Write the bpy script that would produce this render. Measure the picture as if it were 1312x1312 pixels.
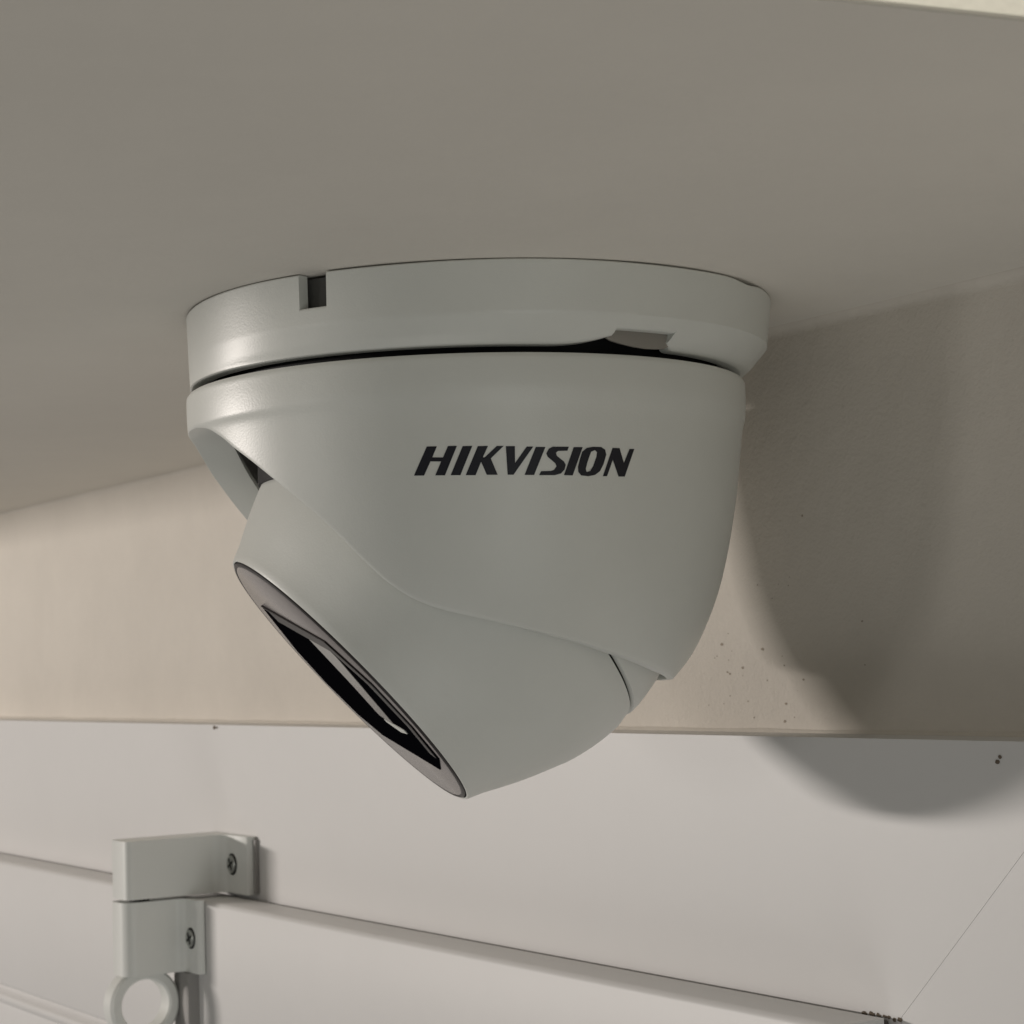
import bpy, bmesh, math, random
from mathutils import Vector, Matrix
from mathutils.geometry import tessellate_polygon
R = math.radians
random.seed(4)
scene = bpy.context.scene
for o in list(bpy.data.objects):
    bpy.data.objects.remove(o)
C = scene.collection

# ------------------------------------------------------------------ camera
cd = bpy.data.cameras.new('camera'); cam = bpy.data.objects.new('camera', cd); C.objects.link(cam)
cd.sensor_width = 36; cd.lens = 36*2600/1312; cd.clip_start = .01; cd.clip_end = 50
right = Vector((0.99947312, 0.00237712, -0.03237026)); up = Vector((0.03245742, -0.07319961, 0.99678901))
fwd = Vector((0, 0.99731448, 0.0732382))
m = Matrix((right, up, -fwd)).transposed().to_4x4()
m.translation = Vector((0.00426304, -0.3865148, -0.06650839))
cam.matrix_world = m
cd.dof.use_dof = True; cd.dof.focus_distance = .345; cd.dof.aperture_fstop = 75
scene.camera = cam

# ------------------------------------------------------------------ light
scene.view_settings.view_transform = 'Standard'; scene.view_settings.look = 'None'
scene.view_settings.exposure = 0; scene.view_settings.gamma = 1
w = bpy.data.worlds.new('World'); scene.world = w; w.use_nodes = True
bg = w.node_tree.nodes['Background']
bg.inputs['Color'].default_value = (1.0, .995, .955, 1); bg.inputs['Strength'].default_value = .085

def area(name, loc, target, sx, sy, power, col, spread=None):
    d = bpy.data.lights.new(name, 'AREA'); d.shape = 'RECTANGLE'; d.size = sx; d.size_y = sy
    d.energy = power; d.color = col
    if spread: d.spread = R(spread)
    o = bpy.data.objects.new(name, d); C.objects.link(o); o.location = loc
    o.rotation_euler = (Vector(target)-Vector(loc)).to_track_quat('-Z', 'Y').to_euler()
    return o
area('key_lamp', (-1.56, .335, .008), (0, 0, -.06), .26, .05, 12.2, (1.0, .925, .865))
area('fill_lamp', (-1.06, -.57, -.10), (.02, 0, -.06), .14, .20, .72, (1.0, .97, .92))
area('low_bounce_fill', (-.35, -.65, -1.25), (0, 0, 0), .8, .8, 2.35, (1.0, .975, .935))  # added unseen fill from below, stands in for floor bounce
area('front_fill', (.50, -1.25, -.45), (0, 0, -.03), .6, .6, 1.95, (.98, 1.0, .95))  # added unseen fill that lifts the dome's near side
sd = bpy.data.lights.new('fascia_fill', 'SPOT'); sd.energy = 4.5; sd.color = (1.0, .96, .87); sd.spot_size = R(50); sd.spot_blend = .6; sd.shadow_soft_size = .01  # added unseen spot, there only to brighten the fascia
so = bpy.data.objects.new('fascia_fill', sd); C.objects.link(so); so.location = (.035, -.27, .24)
so.rotation_euler = (Vector((.055, -.18, .03))-Vector(so.location)).to_track_quat('-Z', 'Y').to_euler()

# ------------------------------------------------------------------ materials
def mat(name, col, rough=.5, bump=None, spec=.5, var=None, coat=0, metallic=0):
    M = bpy.data.materials.new(name); M.use_nodes = True
    nt = M.node_tree; b = nt.nodes['Principled BSDF']
    b.inputs['Base Color'].default_value = (*col, 1); b.inputs['Roughness'].default_value = rough
    b.inputs['Specular IOR Level'].default_value = spec; b.inputs['Metallic'].default_value = metallic
    b.inputs['Coat Weight'].default_value = coat
    tc = nt.nodes.new('ShaderNodeTexCoord')
    if var:
        n = nt.nodes.new('ShaderNodeTexNoise'); n.inputs['Scale'].default_value = var[0]; n.inputs['Detail'].default_value = 10; n.inputs['Roughness'].default_value = .68
        nt.links.new(tc.outputs['Object'], n.inputs['Vector'])
        r = nt.nodes.new('ShaderNodeValToRGB')
        r.color_ramp.elements[0].position = .3; r.color_ramp.elements[1].position = .7
        r.color_ramp.elements[0].color = (*[c*(1-var[1]) for c in col], 1)
        r.color_ramp.elements[1].color = (*[min(1, c*(1+var[1])) for c in col], 1)
        nt.links.new(n.outputs['Fac'], r.inputs['Fac']); nt.links.new(r.outputs['Color'], b.inputs['Base Color'])
    if bump:
        last = None
        for sc, st, dist in bump:
            n = nt.nodes.new('ShaderNodeTexNoise'); n.inputs['Scale'].default_value = sc; n.inputs['Detail'].default_value = 4
            nt.links.new(tc.outputs['Object'], n.inputs['Vector'])
            bp = nt.nodes.new('ShaderNodeBump'); bp.inputs['Strength'].default_value = st; bp.inputs['Distance'].default_value = dist
            nt.links.new(n.outputs['Fac'], bp.inputs['Height'])
            if last: nt.links.new(last.outputs['Normal'], bp.inputs['Normal'])
            last = bp
        nt.links.new(last.outputs['Normal'], b.inputs['Normal'])
    return M
M_shell = mat('painted_plastic', (.64, .65, .615), .38, [(2600, .14, .0002)], .45, (45, .022))
M_lip = mat('moulded_plastic', (.50, .51, .48), .5, [(2600, .1, .0002)], .4)
M_black = mat('black_rubber', (.006, .006, .007), .6, None, .2)
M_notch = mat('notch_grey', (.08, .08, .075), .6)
M_tab = mat('grey_insert', (.25, .235, .21), .5, [(1500, .1, .0002)], .3)
M_ink = mat('black_ink', (.012, .012, .018), .5, None, .3)
M_face = mat('smoky_face_plate', (.21, .19, .185), .22, None, .5, (120, .05))
M_dark = mat('dark_rim', (.03, .026, .026), .4, None, .4)
M_win = mat('black_window', (.003, .003, .004), .7, None, .0)
M_strip = mat('painted_reflection', (.30, .295, .28), .3, None, .5, (90, .1))  # reflection on the lens face, painted pale
M_ceil = mat('painted_ceiling', (.735, .70, .64), .8, [(1400, .3, .0003), (160, .2, .0008)], .2, (9, .035))
M_fascia = mat('cream_fascia', (.80, .76, .66), .7, [(900, .2, .0003)], .2, (20, .02))
M_wall = mat('cream_plaster', (.665, .622, .56), .85, [(1300, .35, .0004), (220, .25, .0008)], .2, (18, .045))
M_pvc = mat('white_window_plastic', (.69, .68, .668), .45, [(500, .05, .0003)], .4, (18, .015))
M_gasket = mat('grey_gasket', (.10, .088, .08), .7, None, .2, (300, .4))
M_back_shade = mat('hinge_backing_and_shade', (.30, .29, .28), .6)  # backing plate, and the strip painted as the ring's shadow
M_hinge = mat('hinge_plastic', (.73, .74, .71), .4, [(1800, .1, .0002)], .45)
M_steel = mat('screw_steel', (.42, .43, .41), .35, None, .5, None, 0, .8)
M_speck = mat('speck_brown', (.38, .33, .27), .9, None, .1)
M_dirt = mat('brown_dirt', (.16, .13, .10), .9, None, .1)

# ------------------------------------------------------------------ mesh helpers
def link(name, bm, M, parent=None, angle=35, smooth=True, **props):
    bmesh.ops.recalc_face_normals(bm, faces=bm.faces)
    me = bpy.data.meshes.new(name); bm.to_mesh(me); bm.free()
    if smooth:
        me.polygons.foreach_set('use_smooth', [True]*len(me.polygons))
        me.set_sharp_from_angle(angle=R(angle))
    me.materials.append(M)
    o = bpy.data.objects.new(name, me); C.objects.link(o)
    if parent: o.parent = parent
    for k, v in props.items(): o[k] = v
    return o

def empty(name, loc, label, cat):
    o = bpy.data.objects.new(name, None); C.objects.link(o); o.location = loc; o.empty_display_size = .01
    o['label'] = label; o['category'] = cat
    return o

def lofted(bm, rings, closed=True, cap=False):
    V = [[bm.verts.new(p) for p in r] for r in rings]
    n = len(rings[0])
    for a, b in zip(V, V[1:]):
        for i in range(n if closed else n-1):
            j = (i+1) % n
            bm.faces.new((a[i], a[j], b[j], b[i]))
    if cap:
        bm.faces.new(V[0]); bm.faces.new(V[-1])
    return V

def bevel(bm, width, seg=3, ang=30):
    es = [e for e in bm.edges if len(e.link_faces) == 2 and e.calc_face_angle(0) > R(ang)]
    bmesh.ops.bevel(bm, geom=es, offset=width, segments=seg, affect='EDGES', profile=.5, clamp_overlap=True)

def interp(x, xs, ys):
    if x <= xs[0]: return ys[0]
    for i in range(len(xs)-1):
        if x <= xs[i+1]:
            t = (x-xs[i])/(xs[i+1]-xs[i]); return ys[i]+t*(ys[i+1]-ys[i])
    return ys[-1]
def smooth_interp(x, xs, ys):            # monotone cubic (Fritsch-Carlson)
    n = len(xs)
    if x <= xs[0]: return ys[0]
    if x >= xs[-1]: return ys[-1]
    d = [(ys[i+1]-ys[i])/(xs[i+1]-xs[i]) for i in range(n-1)]
    mm = [d[0]]+[0 if d[i-1]*d[i] <= 0 else 2*d[i-1]*d[i]/(d[i-1]+d[i]) for i in range(1, n-1)]+[d[-1]]
    for i in range(n-1):
        if x <= xs[i+1]:
            h = xs[i+1]-xs[i]; t = (x-xs[i])/h
            return ((2*t**3-3*t**2+1)*ys[i]+(t**3-2*t**2+t)*h*mm[i]+(-2*t**3+3*t**2)*ys[i+1]+(t**3-t**2)*h*mm[i+1])

# ================================================================== THE SETTING
# along-wall direction U (towards the camera side), wall normal N (into the open), up Z
D = Vector((-0.54320152, 0.83960235, 0)); U = -D; N = Vector((-D.y, D.x, 0))
O = Vector((0.05477485, 0.03543794, 0))
def W(u, z, p): return O+U*u+N*p+Vector((0, 0, z))

# soffit slab (ends at a skewed edge towards the camera)
e0 = Vector((.0374, -.1829, 0)); ed = Vector((.926, .376, 0)).normalized()
en = Vector((-ed.y, ed.x, 0))
a, b = e0-ed*.40, e0+ed*.45
poly = [a, b, b+en*1.1, a+en*1.1]
bm = bmesh.new(); lofted(bm, [[p.copy() for p in poly], [p+Vector((0, 0, .06)) for p in poly]], cap=True)
bevel(bm, .0003, 2)
link('ceiling', bm, M_ceil, kind='structure')
# cream fascia board on the slab's open edge
bm = bmesh.new(); q = [a-en*.0001, b-en*.0001, b-en*.0011, a-en*.0011]
lofted(bm, [[p+Vector((0, 0, .0002)) for p in q], [p+Vector((0, 0, .07)) for p in q]], cap=True); bevel(bm, .0003, 3)
o = link('fascia_board', bm, M_fascia, label='bright cream fascia board along the open edge of the ceiling, top right', category='fascia board')

def wall_box(bm, u0, u1, z0, z1, p0, p1):
    lofted(bm, [[W(u, z, p) for u, z in ((u0, z0), (u1, z0), (u1, z1), (u0, z1))] for p in (p0, p1)], cap=True)
bm = bmesh.new(); wall_box(bm, -1.1, .35, -.60, .02, -.10, 0)
wall = link('wall', bm, M_wall, smooth=False, kind='structure')
# soft cove of plaster where wall and soffit meet
bm = bmesh.new(); rings = []
for i in range(90):
    u = -.62+i*(.35+.62)/89; rc = .0018+.0004*math.sin(u*31)+.0003*math.sin(u*87+1)
    rings.append([W(u, .002, -.002)]+[W(u, -rc+rc*math.sin(t*math.pi/16), rc-rc*math.cos(t*math.pi/16)) for t in range(9)]+[W(u, .002, rc)])
lofted(bm, rings, cap=True)
link('plaster_cove', bm, M_wall, wall, angle=50)

# window frame: head and side member, mitred
FP = .0140; ZT = -.0828; ZB = -.1327; UI = .0520; UO = .1019
fr = empty('window', W(0, ZT, 0), 'white plastic window with a mitred frame corner and pale hinge, set below the cream plaster', 'window')
def prism(bm, pts, p0, p1, bev=0, seg=3):
    lofted(bm, [[W(u, z, p) for u, z in pts] for p in (p0, p1)], cap=True)
    if bev: bevel(bm, bev, seg)
bm = bmesh.new(); prism(bm, [(-1.0, ZT), (UO-.00005, ZT), (UI-.00005, ZB), (UI-.00005, ZB-.02), (-1.0, ZB-.02)], .0003, FP, .0009)
head = link('frame_member', bm, M_pvc)
bm = bmesh.new(); prism(bm, [(UO+.00005, ZT), (UO+.00005, -.6), (UI+.00005, -.6), (UI+.00005, ZB)], .0003, FP, .0009)
side = link('frame_member', bm, M_pvc)
for o in (head, side):
    o.parent = fr; o.matrix_parent_inverse = Matrix.Translation(fr.location).inverted()
# painted bead of filler between plaster and frame
bm = bmesh.new()
rings = []
for i in range(120):
    u = -1.0+i*(UO+1.0)/119
    k = .0007+.00008*math.sin(i*1.7)+.00015*random.random()
    rings.append([W(u, ZT-.0004, 0), W(u, ZT-.0004, k*1.6), W(u, ZT+k*.45, k*.9), W(u, ZT+k, 0)])
lofted(bm, rings, cap=True)
o = link('filler_bead', bm, M_wall); o.parent = fr; o.matrix_parent_inverse = Matrix.Translation(fr.location).inverted()
# sash
SP = .0270; ZS = -.1328; SU = .0498
def addc(o, par):
    o.parent = par; o.matrix_parent_inverse = Matrix.Translation(par.location).inverted(); return o
prof = [(ZS, FP+.0022), (ZS, SP-.0012), (ZS-.0004, SP-.0004), (ZS-.0014, SP), (-0.1760, SP), (-0.1773, SP-.0006), (-0.1783, SP-.0026), (-0.1795, SP-.0020), (-0.1803, SP-.0004), (-0.1810, SP+.0002), (-0.1825, SP+.0002), (-0.1840, SP-.0010), (-0.1857, SP-.0050), (-.60, SP-.0060), (-.60, FP+.0022)]
bm = bmesh.new(); lofted(bm, [[W(u, z, p) for z, p in prof] for u in (-1.0, SU)], cap=True)
sash = addc(link('sash', bm, M_pvc, angle=50), fr)
bm = bmesh.new()
rings = []
for i in range(200):
    u = -1.0+i*(SU-.001+1.0)/199; j = .00015*random.random() + (.0003*random.random() if u > -.12 else 0)
    rings.append([W(u, ZS-.0006-j, FP+.0002), W(u, ZS-.0006-j, FP+.0026), W(u, ZS-.004, FP+.0026), W(u, ZS-.004, FP+.0002)])
lofted(bm, rings, cap=True)
seal = link('seal', bm, M_gasket); seal.parent = sash

# dirt: specks on plaster, marks on frame
def speck(bm, u, z, p, r, flat=.35):
    ring = []
    k = 7
    c = W(u, z, p)
    vs = [bm.verts.new(c+U*(r*(.7+.6*random.random())*math.cos(t*2*math.pi/k))*1.5+Vector((0, 0, r*(.7+.6*random.random())*math.sin(t*2*math.pi/k)))) for t in range(k)]
    top = bm.verts.new(c+N*r*flat)
    for i in range(k): bm.faces.new((vs[i], vs[(i+1) % k], top))
bm = bmesh.new()
for i in range(52):
    u = random.gauss(-.004, .014); z = -.036-.045*random.random()**.8
    if z > -.06 and random.random() < .5: continue
    speck(bm, u, z, .00005, random.uniform(.00008, .00034)**1.0*(1.0 if random.random() < .8 else .5), .25)
link('plaster_speck', bm, M_speck, kind='stuff', label='tiny dark specks scattered on the cream plaster beside the camera', category='specks')
bm = bmesh.new(); speck(bm, -.2407, -.0837, FP+.0001, .0006); speck(bm, -.2388, -.0836, FP+.0001, .0004); 
link('dirt_mark', bm, M_dirt, label='small dark mark on the top edge of the window frame, left of the camera', category='dirt mark')
bm = bmesh.new(); speck(bm, .0785, -.0863, FP+.0001, .0004); speck(bm, .0791, -.0855, FP+.0001, .0003)
link('dirt_mark', bm, M_dirt, label='small brown mark on the frame inside the shadow, far right', category='dirt mark')
bm = bmesh.new()
for i in range(12): speck(bm, .0515-.0009*i+.001*random.random(), ZB-.0001-.0005*random.random(), FP+.0001, random.uniform(.00015, .00045))
link('dirt_mark', bm, M_dirt, label='cluster of brown grime at the sash corner, bottom right', category='dirt mark')

# ================================================================== HINGE
def hpart(name, bm, M, par=None, **k):
    """a hinge piece: straight under the window, or under its bracket"""
    o = link(name, bm, M, None, **k)
    if par is None: o.parent = fr; o.matrix_parent_inverse = Matrix.Translation(fr.location).inverted()
    else: o.parent = par                 # brackets already carry the inverse, their mesh is in world space
    return o
def bracket(ua, ub, z0, z1, pf, pe, uf, th, bz=0, rf=.0045):
    """L bracket seen from above: arm ua..ub from pe back to pf, flange to uf."""
    pts = [(ua, pe-.002), (ua+.0006, pe-.0006), (ua+.002, pe)]
    for i in range(7):
        t = i/6*math.pi/2; pts.append((ub-bz+bz*math.sin(t), pe-bz+bz*math.cos(t)))
    for i in range(7):                   # concave fillet into the flange
        t = i/6*math.pi/2
        pts.append((ub+rf-rf*math.cos(t), pf+th+rf-rf*math.sin(t)))
    pts += [(uf-.0008, pf+th), (uf, pf+th-.0008), (uf, pf+.0003), (ua, pf+.0003)]
    bm = bmesh.new()
    lofted(bm, [[W(u, z, p) for u, p in pts] for z in (z0, z1)], cap=True)
    bevel(bm, .0007, 3, 60)
    return bm
upper = hpart('hinge_bracket', bracket(-.2415, -.2290, -.1315, -.1148, FP, .0478, -.2135, .0030, .0022), M_hinge, angle=50)
bmp = bmesh.new(); wall_box(bmp, -.2415, -.2118, -.1311, -.1156, FP+.0001, FP+.0012); bevel(bmp, .0004, 2)
hpart('backing_plate', bmp, M_back_shade, upper)
lower = hpart('hinge_bracket', bracket(-.2415, -.2305, -.1535, -.1325, SP, .0480, -.2212, .0026, .0040, .003), M_hinge, angle=50)
def screw(u, z, p, r, par):
    bm = bmesh.new()
    n = 28; rings = []
    for rr, h in ((r, .0001), (r, .0005), (r*.9, .0007), (r*.35, .0007)):
        rings.append([W(u+rr*math.cos(2*math.pi*i/n), z+rr*math.sin(2*math.pi*i/n), p+h) for i in range(n)])
    lofted(bm, rings, cap=True)
    s = hpart('screw', bm, M_steel, par=par)
    bm = bmesh.new()
    for a_ in (.5, .5+math.pi/2):
        c, s2 = math.cos(a_), math.sin(a_); L, wd = r*.72, r*.13
        pts = [(u+x*c-y*s2, z+x*s2+y*c) for x, y in ((-L, -wd), (L, -wd), (L, wd), (-L, wd))]
        lofted(bm, [[W(x, y, p+h) for x, y in pts] for h in (.0003, .00078+.00002*a_)], cap=True)
    link('cross_slot', bm, M_black, par, smooth=False)
    bm = bmesh.new()                     # dark countersink around the head
    rings = [[W(u+rr*math.cos(2*math.pi*i/n), z+rr*math.sin(2*math.pi*i/n), p+h) for i in range(n)] for rr, h in ((r*1.22, .00002), (r*1.22, .00012), (r*.95, .00016))]
    lofted(bm, rings, cap=True); hpart('screw_hole', bm, M_black, par)
screw(-.2237, -.1232, FP+.003, .0026, upper)
screw(-.2258, -.1436, SP+.0026, .0025, lower)
# pin between the brackets
bm = bmesh.new(); n = 24
lofted(bm, [[W(-.2350+.003*math.cos(2*math.pi*i/n), z, .0415+.003*math.sin(2*math.pi*i/n)) for i in range(n)] for z in (-.1330, -.1310)], cap=True)
hpart('pin', bm, M_black, lower)
# ring below (axis runs along the wall)
bm = bmesh.new(); n = 56; pc, zc = .0410, -.1622
ro, ri, u0, u1 = .0107, .0073, -.2395, -.2325
sec = [(ro, u0+.001), (ro-.0008, u0), (ri+.0006, u0), (ri, u0+.0006), (ri, u1-.0006), (ri+.0006, u1), (ro-.0008, u1), (ro, u1-.001)]
V = []
for i in range(n):
    t = 2*math.pi*i/n
    V.append([bm.verts.new(W(u, zc+r*math.sin(t), pc+r*math.cos(t))) for r, u in sec])
for i in range(n):
    for j in range(len(sec)):
        a_, b_ = V[i], V[(i+1) % n]; k = (j+1) % len(sec)
        bm.faces.new((a_[j], a_[k], b_[k], b_[j]))
hpart('ring', bm, M_hinge, lower)
bm = bmesh.new(); wall_box(bm, -.2365, -.2265, -.21, -.1537, SP-.0005, SP+.0035); bevel(bm, .0008, 3)  # dark strip added as the cast shadow beside the ring
hpart('shadow_strip', bm, M_back_shade, lower)

# ================================================================== TURRET CAMERA
tc = empty('security_camera', (0, 0, 0), 'white dome security camera hanging under the ceiling, turned down to the left', 'security camera')
CX = -.0037                              # the cover hangs slightly off the ring's centre
def cyl(th, r, z, cx): t = R(th); return Vector((cx-r*math.cos(t), -r*math.sin(t), z))

# --- mounting ring
def ring_lower(th):
    th = th % 360
    if 104.8 < th <= 117.6: return -.0139+.0016*((th-104.8)/12.8)**2.6
    if 117.6 < th < 131.1: return -.01120
    if 131.1 <= th < 134.8: return -.0127-.0012*(1-(1-(th-131.1)/3.7)**2)
    return -.0139
def ring_upper(th):
    th = th % 360
    if 57.7 < th < 63.5: return -.0060
    return -.0001-.0005*math.exp(-((th-151)/5)**2)-.00015*(.5+.5*math.sin(th*.11))
def ring_R(z):                           # radius and centre of the outside at height z
    zz = [.0, .0090, .0123, .0139]
    return interp(-z, zz, [.0557, .0550, .0535, .0524]), interp(-z, zz, [-.0008, -.0012, -.0026, -.0036])
def shell(cols, outer, zu, zl, inner_off, rows=16, rnd=.0005):
    """closed shell; each column gets outer rows, a rounded lower edge, the inner side and a rounded upper edge"""
    out = []
    for th in cols:
        a_, b_ = zu(th), zl(th); sec = []
        lv = [a_-rnd, (a_-rnd-.0068)/2, -.0068, -.0076, -.0085, -.0090, -.0095]
        lv += [-.0095+(b_+rnd+.0095)*i/9 for i in range(1, 10)]
        for z in lv: sec.append((outer(th, z), z))
        off = inner_off(th)
        r1 = outer(th, b_); ra, ca = r1
        for k in range(1, 4):
            t = k/3*math.pi/2
            sec.append(((outer(th, b_+rnd*(1-math.sin(t)))[0]-rnd*(1-math.cos(t)), ca), b_+rnd*(1-math.sin(t))))
        sec.append(((ra-off, ca), b_))
        rt, ct = outer(th, a_)
        for i in range(5):
            z = b_+(a_-b_)*(i+1)/5 if i < 4 else a_
            ro_, co_ = outer(th, z); sec.append(((ro_-off, co_), z))
        for k in range(3, 0, -1):
            t = k/3*math.pi/2
            sec.append(((outer(th, a_-rnd*(1-math.sin(t)))[0]-rnd*(1-math.cos(t)), ct), a_-rnd*(1-math.sin(t))))
        out.append([cyl(th, rc[0], z, rc[1]) for rc, z in sec])
    return out
def columns(step, extra):
    s = set(round(i*step, 4) for i in range(int(360/step)))
    for e in extra:
        s = {x for x in s if abs(x-e) > .25}
    s |= set(extra)
    return sorted(s)
eps = .03
cols = columns(1.0, [57.7, 57.7+eps, 63.5-eps, 63.5, 117.6, 117.6+eps, 131.1-eps, 131.1])
bm = bmesh.new()
rings = shell(cols, lambda th, z: ring_R(z), ring_upper, ring_lower, lambda th: .0024, rows=18, rnd=.0004)
rings.append(rings[0])
V = [[bm.verts.new(p) for p in r] for r in rings[:-1]]; V.append(V[0])
n = len(rings[0])
for a_, b_ in zip(V, V[1:]):
    for i in range(n):
        j = (i+1) % n; bm.faces.new((a_[i], a_[j], b_[j], b_[i]))
ring = link('mounting_ring', bm, M_shell, tc, angle=28)
wn = ring.modifiers.new('wn', 'WEIGHTED_NORMAL'); wn.keep_sharp = True; wn.weight = 100

# grey insert behind the lower cut-out
bm = bmesh.new(); rings = []
for i in range(25):
    t = i/24; th = 117.4+14.6*t
    zb = interp(t, [0, .06, .2, .4, .6, .8, .93, 1], [-.0126, -.0130, -.0134, -.0138, -.0140, -.0139, -.0137, -.0133])
    r_ = .0525; cx = -.0029
    rings.append([cyl(th, r_, -.0108, cx), cyl(th, r_+.0002, (-.0108+zb)/2, cx), cyl(th, r_-.0001, zb, cx), cyl(th, r_-.0006, zb, cx), cyl(th, r_-.0012, zb+.0004, cx), cyl(th, r_-.0012, -.0108, cx)])
lofted(bm, rings, cap=True)
link('release_tab', bm, M_tab, tc)
# dark body behind the ring and the gap under it
bm = bmesh.new(); n = 96
rings = [[cyl(360*i/n, r_, z, cx) for i in range(n)] for r_, z, cx in ((.0510, -.0006, -.0010), (.0470, -.0100, -.0015), (.0478, -.0110, -.0036), (.0478, -.0150, -.0038), (.0400, -.0162, -.0038), (.0400, -.0320, -.0038))]
lofted(bm, rings, cap=True)
link('inner_housing', bm, M_black, tc)
# sloped wall inside the top notch
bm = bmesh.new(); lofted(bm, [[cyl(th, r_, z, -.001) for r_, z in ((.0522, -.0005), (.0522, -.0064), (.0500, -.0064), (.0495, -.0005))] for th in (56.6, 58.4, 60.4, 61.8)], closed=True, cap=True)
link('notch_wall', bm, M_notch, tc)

# --- cover (dome with a slanted, arched opening)
PZ = [.0153, .0156, .0163, .0180, .0220, .0227, .0233, .0250, .0312, .0371, .0460, .0520, .0563, .0610, .0651, .0680, .0706, .0740, .0800]
PR = [.0527, .0530, .0531, .0531, .05295, .0527, .0525, .0522, .0514, .0506, .0489, .0474, .0460, .0440, .0419, .0399, .0376, .0345, .028]
def cov_R(z): return smooth_interp(-z, PZ, PR)
SA = 13.9                                # azimuth of the opening
EA = [0, 8, 14, 20, 25, 30, 35, 40, 45, 50, 55, 60, 65, 70, 80, 94, 102, 118, 139, 160, 180]
EZ = [.0222, .0224, .0231, .0251, .0277, .0303, .0333, .0365, .0400, .0441, .0487, .0528, .0556, .0573, .0594, .0621, .0636, .0665, .0694, .0708, .0712]
def cut(th):
    a_ = abs((th-SA+180) % 360-180)
    return -smooth_interp(a_, EA, EZ)
BC = Vector((-.00423, 0, -.04755)); BR = .0419
def lip(th):
    a_ = abs((th-SA+180) % 360-180); z = cut(th)
    rb = math.sqrt(max(1e-9, (BR+.0011)**2-(z-BC.z)**2)) if abs(z-BC.z) < BR else .03
    thick = max(.0012, cov_R(z)-rb)
    return min(thick, .0072)
bm = bmesh.new()
cols = [i*1.0 for i in range(360)]
def cshell():
    out = []
    for th in cols:
        b_ = cut(th); a_ = -.0153; sec = []; rows = 34; rnd = .0001
        for i in range(rows+1):
            z = a_+(b_+rnd-a_)*i/rows
            if i < 8: z = min(a_-.00045*i, a_) if b_ < -.021 else z
            sec.append((cov_R(z), z))
        zs = [s_[1] for s_ in sec]
        # redistribute the remaining rows evenly below the rounded shoulder
        top = a_-.00045*7
        for i in range(8, rows+1): 
            z = top+(b_+.0008-top)*(i-7)/(rows-8) if i < rows else b_+rnd; sec[i] = (cov_R(z), z)
        rb = cov_R(b_)
        for k in range(1, 4):
            t = k/3*math.pi/2; sec.append((rb-rnd*(1-math.cos(t)), b_+rnd*(1-math.sin(t))))
        off = lip(th)
        sec.append((rb-off, b_+.0001)); 
        sec.append((min(rb-off, cov_R(b_+.002)-.0022), b_+.0012))
        for i in range(1, 12):
            z = b_+.0012+(a_-.0008-b_-.0012)*i/11; sec.append((cov_R(z)-.0022, z))
        sec.append((cov_R(a_)-.0019, a_))
        out.append([cyl(th, r_, z, CX) for r_, z in sec])
    return out
rings = cshell(); V = [[bm.verts.new(p) for p in r] for r in rings]; V.append(V[0]); n = len(rings[0])
for a_, b_ in zip(V, V[1:]):
    for i in range(n):
        j = (i+1) % n; bm.faces.new((a_[i], a_[j], b_[j], b_[i]))
link('dome_cover', bm, M_shell, tc, angle=40)

# --- printed lettering
GL = [
    ('H', [[(80.8, -35.22), (83.5, -30.52), (85.39, -30.56), (84.43, -32.35), (86.43, -32.43), (87.42, -30.59), (89.1, -30.61), (86.66, -35.4), (84.83, -35.34), (86.05, -33.08), (84.05, -33.01), (82.73, -35.29)]]),
    ('I', [[(87.73, -35.4), (90.15, -30.68), (91.94, -30.69), (89.55, -35.46)]]),
    ('K', [[(90.53, -35.49), (92.95, -30.75), (94.82, -30.76), (93.83, -32.64), (94.17, -32.64), (96.48, -30.79), (97.76, -30.82), (95.3, -32.84), (96.53, -35.56), (94.47, -35.52), (93.48, -33.36), (92.39, -35.54)]]),
    ('V', [[(98.13, -30.86), (99.84, -30.88), (99.85, -33.65), (102.09, -30.97), (103.34, -30.98), (99.52, -35.61), (98.41, -35.59)]]),
    ('I', [[(101.61, -35.67), (103.8, -31.05), (105.67, -31.06), (103.48, -35.69)]]),
    ('S', [[(110.29, -31.02), (107.09, -31.02), (106.3, -31.36), (105.83, -32.13), (106.08, -32.69), (107.59, -33.77), (107.84, -34.27), (107.32, -34.88), (106.73, -35.04), (104.82, -35.07), (104.43, -35.73), (107.54, -35.75), (108.75, -35.48), (109.48, -34.81), (109.7, -34.01), (109.33, -33.47), (107.9, -32.53), (107.73, -32.06), (108.13, -31.73), (109.99, -31.69)]]),
    ('I', [[(109.35, -35.75), (111.25, -31.08), (113.1, -31.06), (111.15, -35.79)]]),
    ('O', [[(115.3, -30.97), (113.94, -31.19), (112.99, -31.84), (112.56, -33.02), (112.18, -34.37), (112.29, -35.21), (112.89, -35.78), (114.38, -35.91), (115.81, -35.69), (116.87, -35.04), (117.54, -33.98), (118.14, -32.27), (117.88, -31.43), (117.03, -31.01)], [(115.65, -31.54), (114.89, -31.82), (114.54, -32.56), (114.11, -33.68), (113.83, -34.7), (114.03, -35.2), (114.75, -35.02), (115.36, -34.21), (116.0, -32.65), (116.11, -31.87)]]),
    ('N', [[(117.53, -35.88), (119.47, -31.1), (121.06, -31.1), (122.17, -33.56), (123.36, -31.18), (124.51, -31.14), (122.5, -35.87), (121.04, -35.89), (119.62, -33.1), (118.47, -35.86)]]),
]
bm = bmesh.new()
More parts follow.
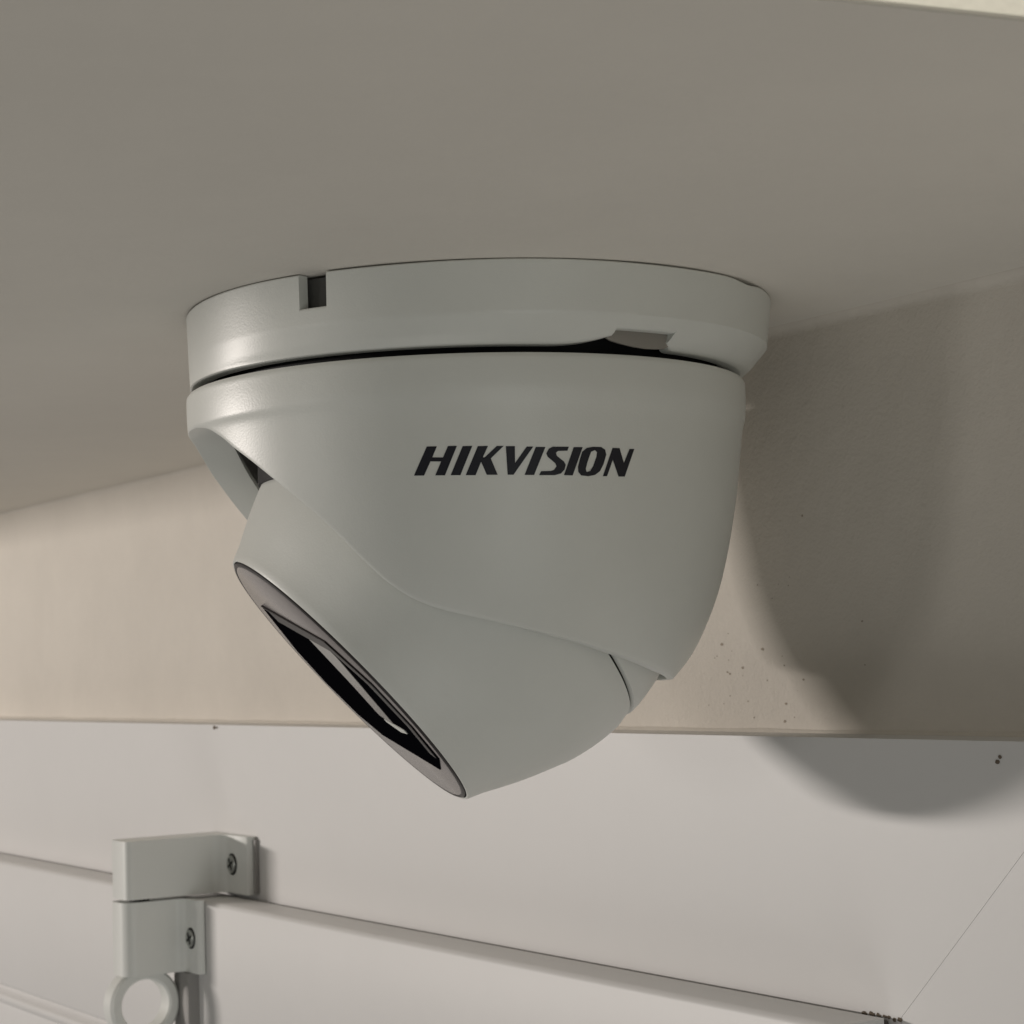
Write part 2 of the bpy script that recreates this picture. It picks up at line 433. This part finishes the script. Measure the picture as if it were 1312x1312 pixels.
for ch, loops in GL:
    L3 = [[Vector((x, y, 0)) for x, y in lp] for lp in loops]
    flat = [p for lp in L3 for p in lp]; vs = [bm.verts.new(p) for p in flat]
    for t in tessellate_polygon(L3):
        try: bm.faces.new([vs[i] for i in t])
        except ValueError: pass
bmesh.ops.subdivide_edges(bm, edges=bm.edges, cuts=3, use_grid_fill=True)
for v in bm.verts:
    z = v.co.y/1000; v.co = cyl(v.co.x, cov_R(z)+.00006, z, CX)
link('printed_lettering', bm, M_ink, tc, smooth=False, label='black slanted capital lettering printed on the cover')

# --- eyeball
E_, A_ = R(42.47), R(13.9)
ax = Vector((-math.cos(E_)*math.cos(A_), -math.cos(E_)*math.sin(A_), -math.sin(E_)))
hx = Vector((math.sin(A_), -math.cos(A_), 0)); vx = ax.cross(hx)
if vx.z > 0: vx = -vx
def B(t, r, phi): return BC+ax*t+(hx*math.cos(phi)+vx*math.sin(phi))*r
def revolve(name, prof, M, par=tc, n=160, cap=False, angle=30, **k):
    bm = bmesh.new()
    lofted(bm, [[B(t, r, 2*math.pi*i/n) for i in range(n)] for t, r in prof], cap=cap)
    return link(name, bm, M, par, angle=angle, **k)
GT, GR = .0326, .0300                    # glass plane, glass radius
front = [(-.0008, .0400), (-.0004, .0414)]
for i in range(1, 33):
    a_ = R(1.2+i*64/33); t = .0004+BR*math.sin(a_)
    if t < .0145: front.append((t, BR*math.cos(a_)))
front += [(.0170, .03835), (.0200, .0371), (.0230, .0357), (.0262, .03405), (.0290, .0325), (.0308, .0317), (.0317, .0313), (.0321, .0310), (.0321, .0307), (.0317, .0305), (.0300, .0305)]
ball = revolve('eyeball_front', front, M_shell, cap=False)
back = [(-.0400, .0118)]+[(-BR*math.sin(R(a_)), BR*math.cos(R(a_))) for a_ in range(70, 0, -3)]+[(-.0012, .04175), (-.0009, .0412), (-.0009, .0400)]
back.sort(key=lambda q: q[0]); back = [(t, r) for t, r in back if t <= -.0009]
revolve('eyeball_back', back, M_shell, cap=True)
revolve('seam_core', [(-.0016, .0409), (.0004, .0409)], M_black, cap=True)
revolve('face_rim', [(GT-.0030, .0304), (GT-.0003, .0304), (GT-.0001, .0301), (GT-.0001, .0297), (GT-.0008, .0296)], M_dark, cap=True)
plate = revolve('face_plate', [(GT-.0008, .0297), (GT-.0002, .0297), (GT-.0001, .0294)], M_face, cap=True)
# inlays on the face: s runs down along vx, m towards the viewer
PX = .030/204
def inlay(name, pts, t0, t1, M, par):
    bm = bmesh.new()
    lofted(bm, [[BC+ax*t+vx*(s*PX)+hx*(mm_*PX) for s, mm_ in pts] for t in (t0, t1)], cap=True)
    bevel(bm, .0001, 1)
    return link(name, bm, M, par, angle=20)
win = inlay('black_window', [(-141, -97), (-70, 135), (0, 178), (73, 172), (128, 145), (150, 80), (97, -122), (60, -165), (0, -180), (-60, -165)], GT-.0003, GT+.0001, M_win, plate)
inlay('frame_strip', [(-130, -70), (-141, -97), (-70, 135), (0, 178), (73, 172), (126, 140), (118, 128), (70, 155), (0, 158), (-54, 122), (-112, -70)], GT, GT+.00025, M_dark, plate)
inlay('reflection_strip', [(-90, 42), (-64, 112), (-45, 116), (10, 92), (0, 34)], GT, GT+.0002, M_strip, plate)  # glass reflection put in as a pale inlay
inlay('reflection_strip', [(0, 34), (10, 92), (74, 62), (55, 20)], GT, GT+.0002, M_face, plate)  # greyer lower end of the same painted reflection
inlay('glint_strip', [(70, 62), (62, 30), (67, 28), (84, 66), (86, 100), (80, 100)], GT, GT+.00026, M_shell, plate)  # glint put in as a light inlay
